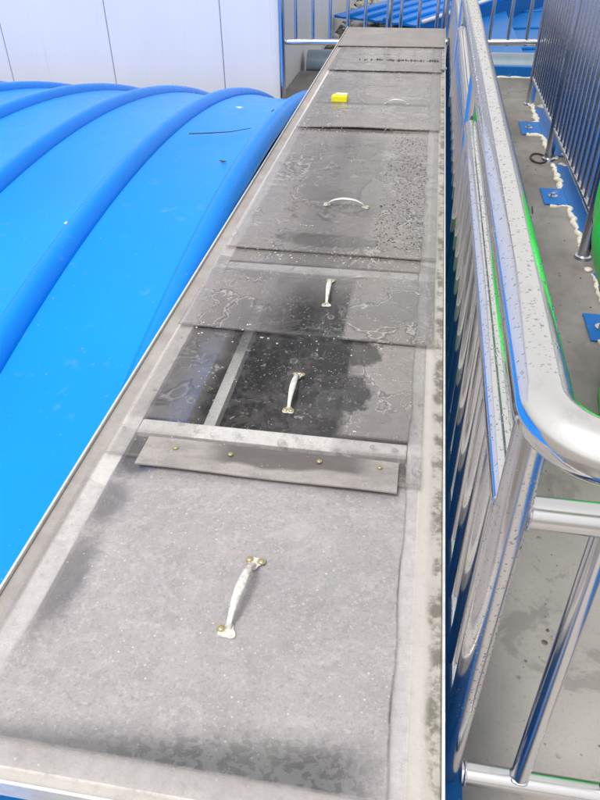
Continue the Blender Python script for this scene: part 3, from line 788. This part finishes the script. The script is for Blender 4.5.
# loose ring and bits on the floor
bm = bmesh.new(); pts = [(.715 + .045 * math.cos(t), 4.36 + .085 * math.sin(t), .007) for t in [2 * math.pi * i / 32 for i in range(32)]]
pts.append(pts[0]); tube(bm, pts, .006, 8, False)
tag(link('loose_ring', bm, M['dark'], smooth=True), 'dark rubber ring lying at the foot of the middle fence post', 'ring')
bm = bmesh.new(); tube(bm, [(.552, 2.72, .004), (.556, 2.80, .010), (.562, 2.84, .005)], [.004, .005, .002], 6)
tag(link('twig', bm, M['dark'], smooth=True), 'tiny dark twig on the wet walkway between handrail and fence', 'twig')
bm = bmesh.new(); tube(bm, [(.600, 3.50, .003), (.606, 3.58, .006)], [.003, .004], 6)
tag(link('twig', bm, M['dark'], smooth=True), 'tiny dark splinter on the walkway near the middle blue tab', 'twig')
bm = bmesh.new()
for i in range(90):
    x = random.uniform(.2, .8); y = random.uniform(.5, 6) ; s = random.uniform(.001, .0035)
    box(bm, x, x + s * 1.5, y, y + s, .0005, s)
tag(link('floor_grit', bm, M['dark']), 'dark grit scattered over the concrete walkway', 'grit', kind='stuff')

# ------------------------------------------------------------------ blue tanks on the right and far behind
def ribbed(name, P0, u, v, ulen, vlen, nr, z0, rise, mat, label, ribr=.02):
    """low arched cover: origin P0, ribs run along u, repeated along v"""
    P0 = Vector(P0); u = Vector(u).normalized(); v = Vector(v).normalized()
    root = empty(name, (P0.x, P0.y, z0), label, 'tank cover')
    def zz(s): return z0 + rise * (1 - (2 * s / ulen - 1) ** 2)
    n = 14
    for k in range(nr):
        a_ = vlen * k / nr; b_ = vlen * (k + 1) / nr
        bm = bmesh.new(); T = []
        for i in range(n + 1):
            s = ulen * i / n; p = P0 + u * s; row = []
            for t, dz in ((a_ + .002, 0), (a_ + (b_ - a_) * .5, -.012), (b_ - .001, 0)):
                q = p + v * t; row.append(bm.verts.new((q.x, q.y, zz(s) + dz)))
            for t in (b_ - .001, a_ + .002):
                q = p + v * t; row.append(bm.verts.new((q.x, q.y, zz(s) - .03)))
            T.append(row)
        for A, B in zip(T, T[1:]):
            for q in range(5): bm.faces.new((A[q], A[(q + 1) % 5], B[(q + 1) % 5], B[q]))
        bm.faces.new(T[0]); bm.faces.new(T[-1][::-1])
        adopt(root, link('cover_panel', bm, mat))
        bm = bmesh.new(); tube(bm, [(*(P0 + u * (ulen * i / n) + v * (a_ + .014)).xy, zz(ulen * i / n) + .004) for i in range(n + 1)], ribr, 8)
        adopt(root, link('rib', bm, mat, smooth=True))
    return root
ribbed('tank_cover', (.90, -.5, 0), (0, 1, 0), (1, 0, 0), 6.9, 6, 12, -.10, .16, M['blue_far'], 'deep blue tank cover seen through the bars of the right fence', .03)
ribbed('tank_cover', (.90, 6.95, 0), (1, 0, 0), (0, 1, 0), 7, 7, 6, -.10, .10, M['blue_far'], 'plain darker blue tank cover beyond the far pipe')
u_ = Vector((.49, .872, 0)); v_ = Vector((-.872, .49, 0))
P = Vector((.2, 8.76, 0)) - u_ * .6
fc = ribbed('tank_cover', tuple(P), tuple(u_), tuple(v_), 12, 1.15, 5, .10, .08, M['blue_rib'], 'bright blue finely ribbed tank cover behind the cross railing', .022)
bm = bmesh.new(); tube(bm, [(P.x, P.y, .125), *(tuple((P + u_ * s).xy) + (.135 + .08 * (1 - (2 * s / 12 - 1) ** 2),) for s in (2, 4, 6, 8, 10, 12))], .022, 8)
o = link('edge_trim', bm, M['trim'], smooth=True); adopt(fc, o)
bm = bmesh.new()   # side wall below the edge
q = [P - v_ * .01, P + u_ * 12 - v_ * .01]
for zz_ in (-.34, .10):
    pass
A = [bm.verts.new((p.x, p.y, zz_)) for p in q for zz_ in (-.34, .11)]
B = [bm.verts.new((p.x + v_.x * .03, p.y + v_.y * .03, zz_)) for p in q for zz_ in (-.34, .11)]
for f in ((0, 1, 3, 2),): bm.faces.new([A[i] for i in f]); bm.faces.new([B[i] for i in f][::-1])
for i, j in ((0, 1), (1, 3), (3, 2), (2, 0)): bm.faces.new((A[i], A[j], B[j], B[i]))
adopt(fc, link('side_wall', bm, M['blue_far']))
# blue cover filling the wedge between the walkway's end and the ribbed tank
bm = bmesh.new(); pts = [(-.60, 6.93), (.895, 6.93), (.895, 10.2), (-.09, 8.24)]
T = [bm.verts.new((x, y, .0)) for x, y in pts]; B = [bm.verts.new((x, y, -.33)) for x, y in pts]
bm.faces.new(T); bm.faces.new(B[::-1])
for i in range(4): bm.faces.new((T[i], T[(i + 1) % 4], B[(i + 1) % 4], B[i]))
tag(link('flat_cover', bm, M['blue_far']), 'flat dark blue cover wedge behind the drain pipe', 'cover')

# ------------------------------------------------------------------ green bundle at the right edge
bm = bmesh.new(); seg = 72; prev = None; N = 60
def sm(t): t = min(1, max(0, t)); return t * t * (3 - 2 * t)
for j in range(N + 1):
    zz = 1.168 * j / N; e = math.sqrt(max(0, 1 - ((zz - .85) / .32) ** 2)); k_ = sm((zz - .12) / .5)
    up_ = math.sqrt(max(0, 1 - max(0, (zz - .70) / .47) ** 2)); cx = .700 + (.590 - .700) * sm((zz - .16) / .50); rx = max(.004, (.050 + .055 * k_) * up_); ry = max(.006, (.24 + .06 * k_) * up_)
    ring = []
    for k in range(seg):
        th = 2 * math.pi * k / seg
        fold = 1 + .022 * math.sin(11 * th + 3 * math.sin(zz * 5)) + .06 * noise.noise(Vector((math.cos(th) * 1.8, math.sin(th) * 1.8, zz * 4)))
        ring.append(bm.verts.new((cx + rx * fold * math.cos(th), 1.80 + ry * fold * math.sin(th), zz)))
    if prev:
        for k in range(seg): bm.faces.new((prev[k], prev[(k + 1) % seg], ring[(k + 1) % seg], ring[k]))
    else: bm.faces.new(ring[::-1])
    prev = ring
bm.faces.new(prev)
tag(link('green_bundle', bm, M['green'], smooth=True), 'bulging bright lime green plastic wrapped bundle at the right edge', 'bundle')
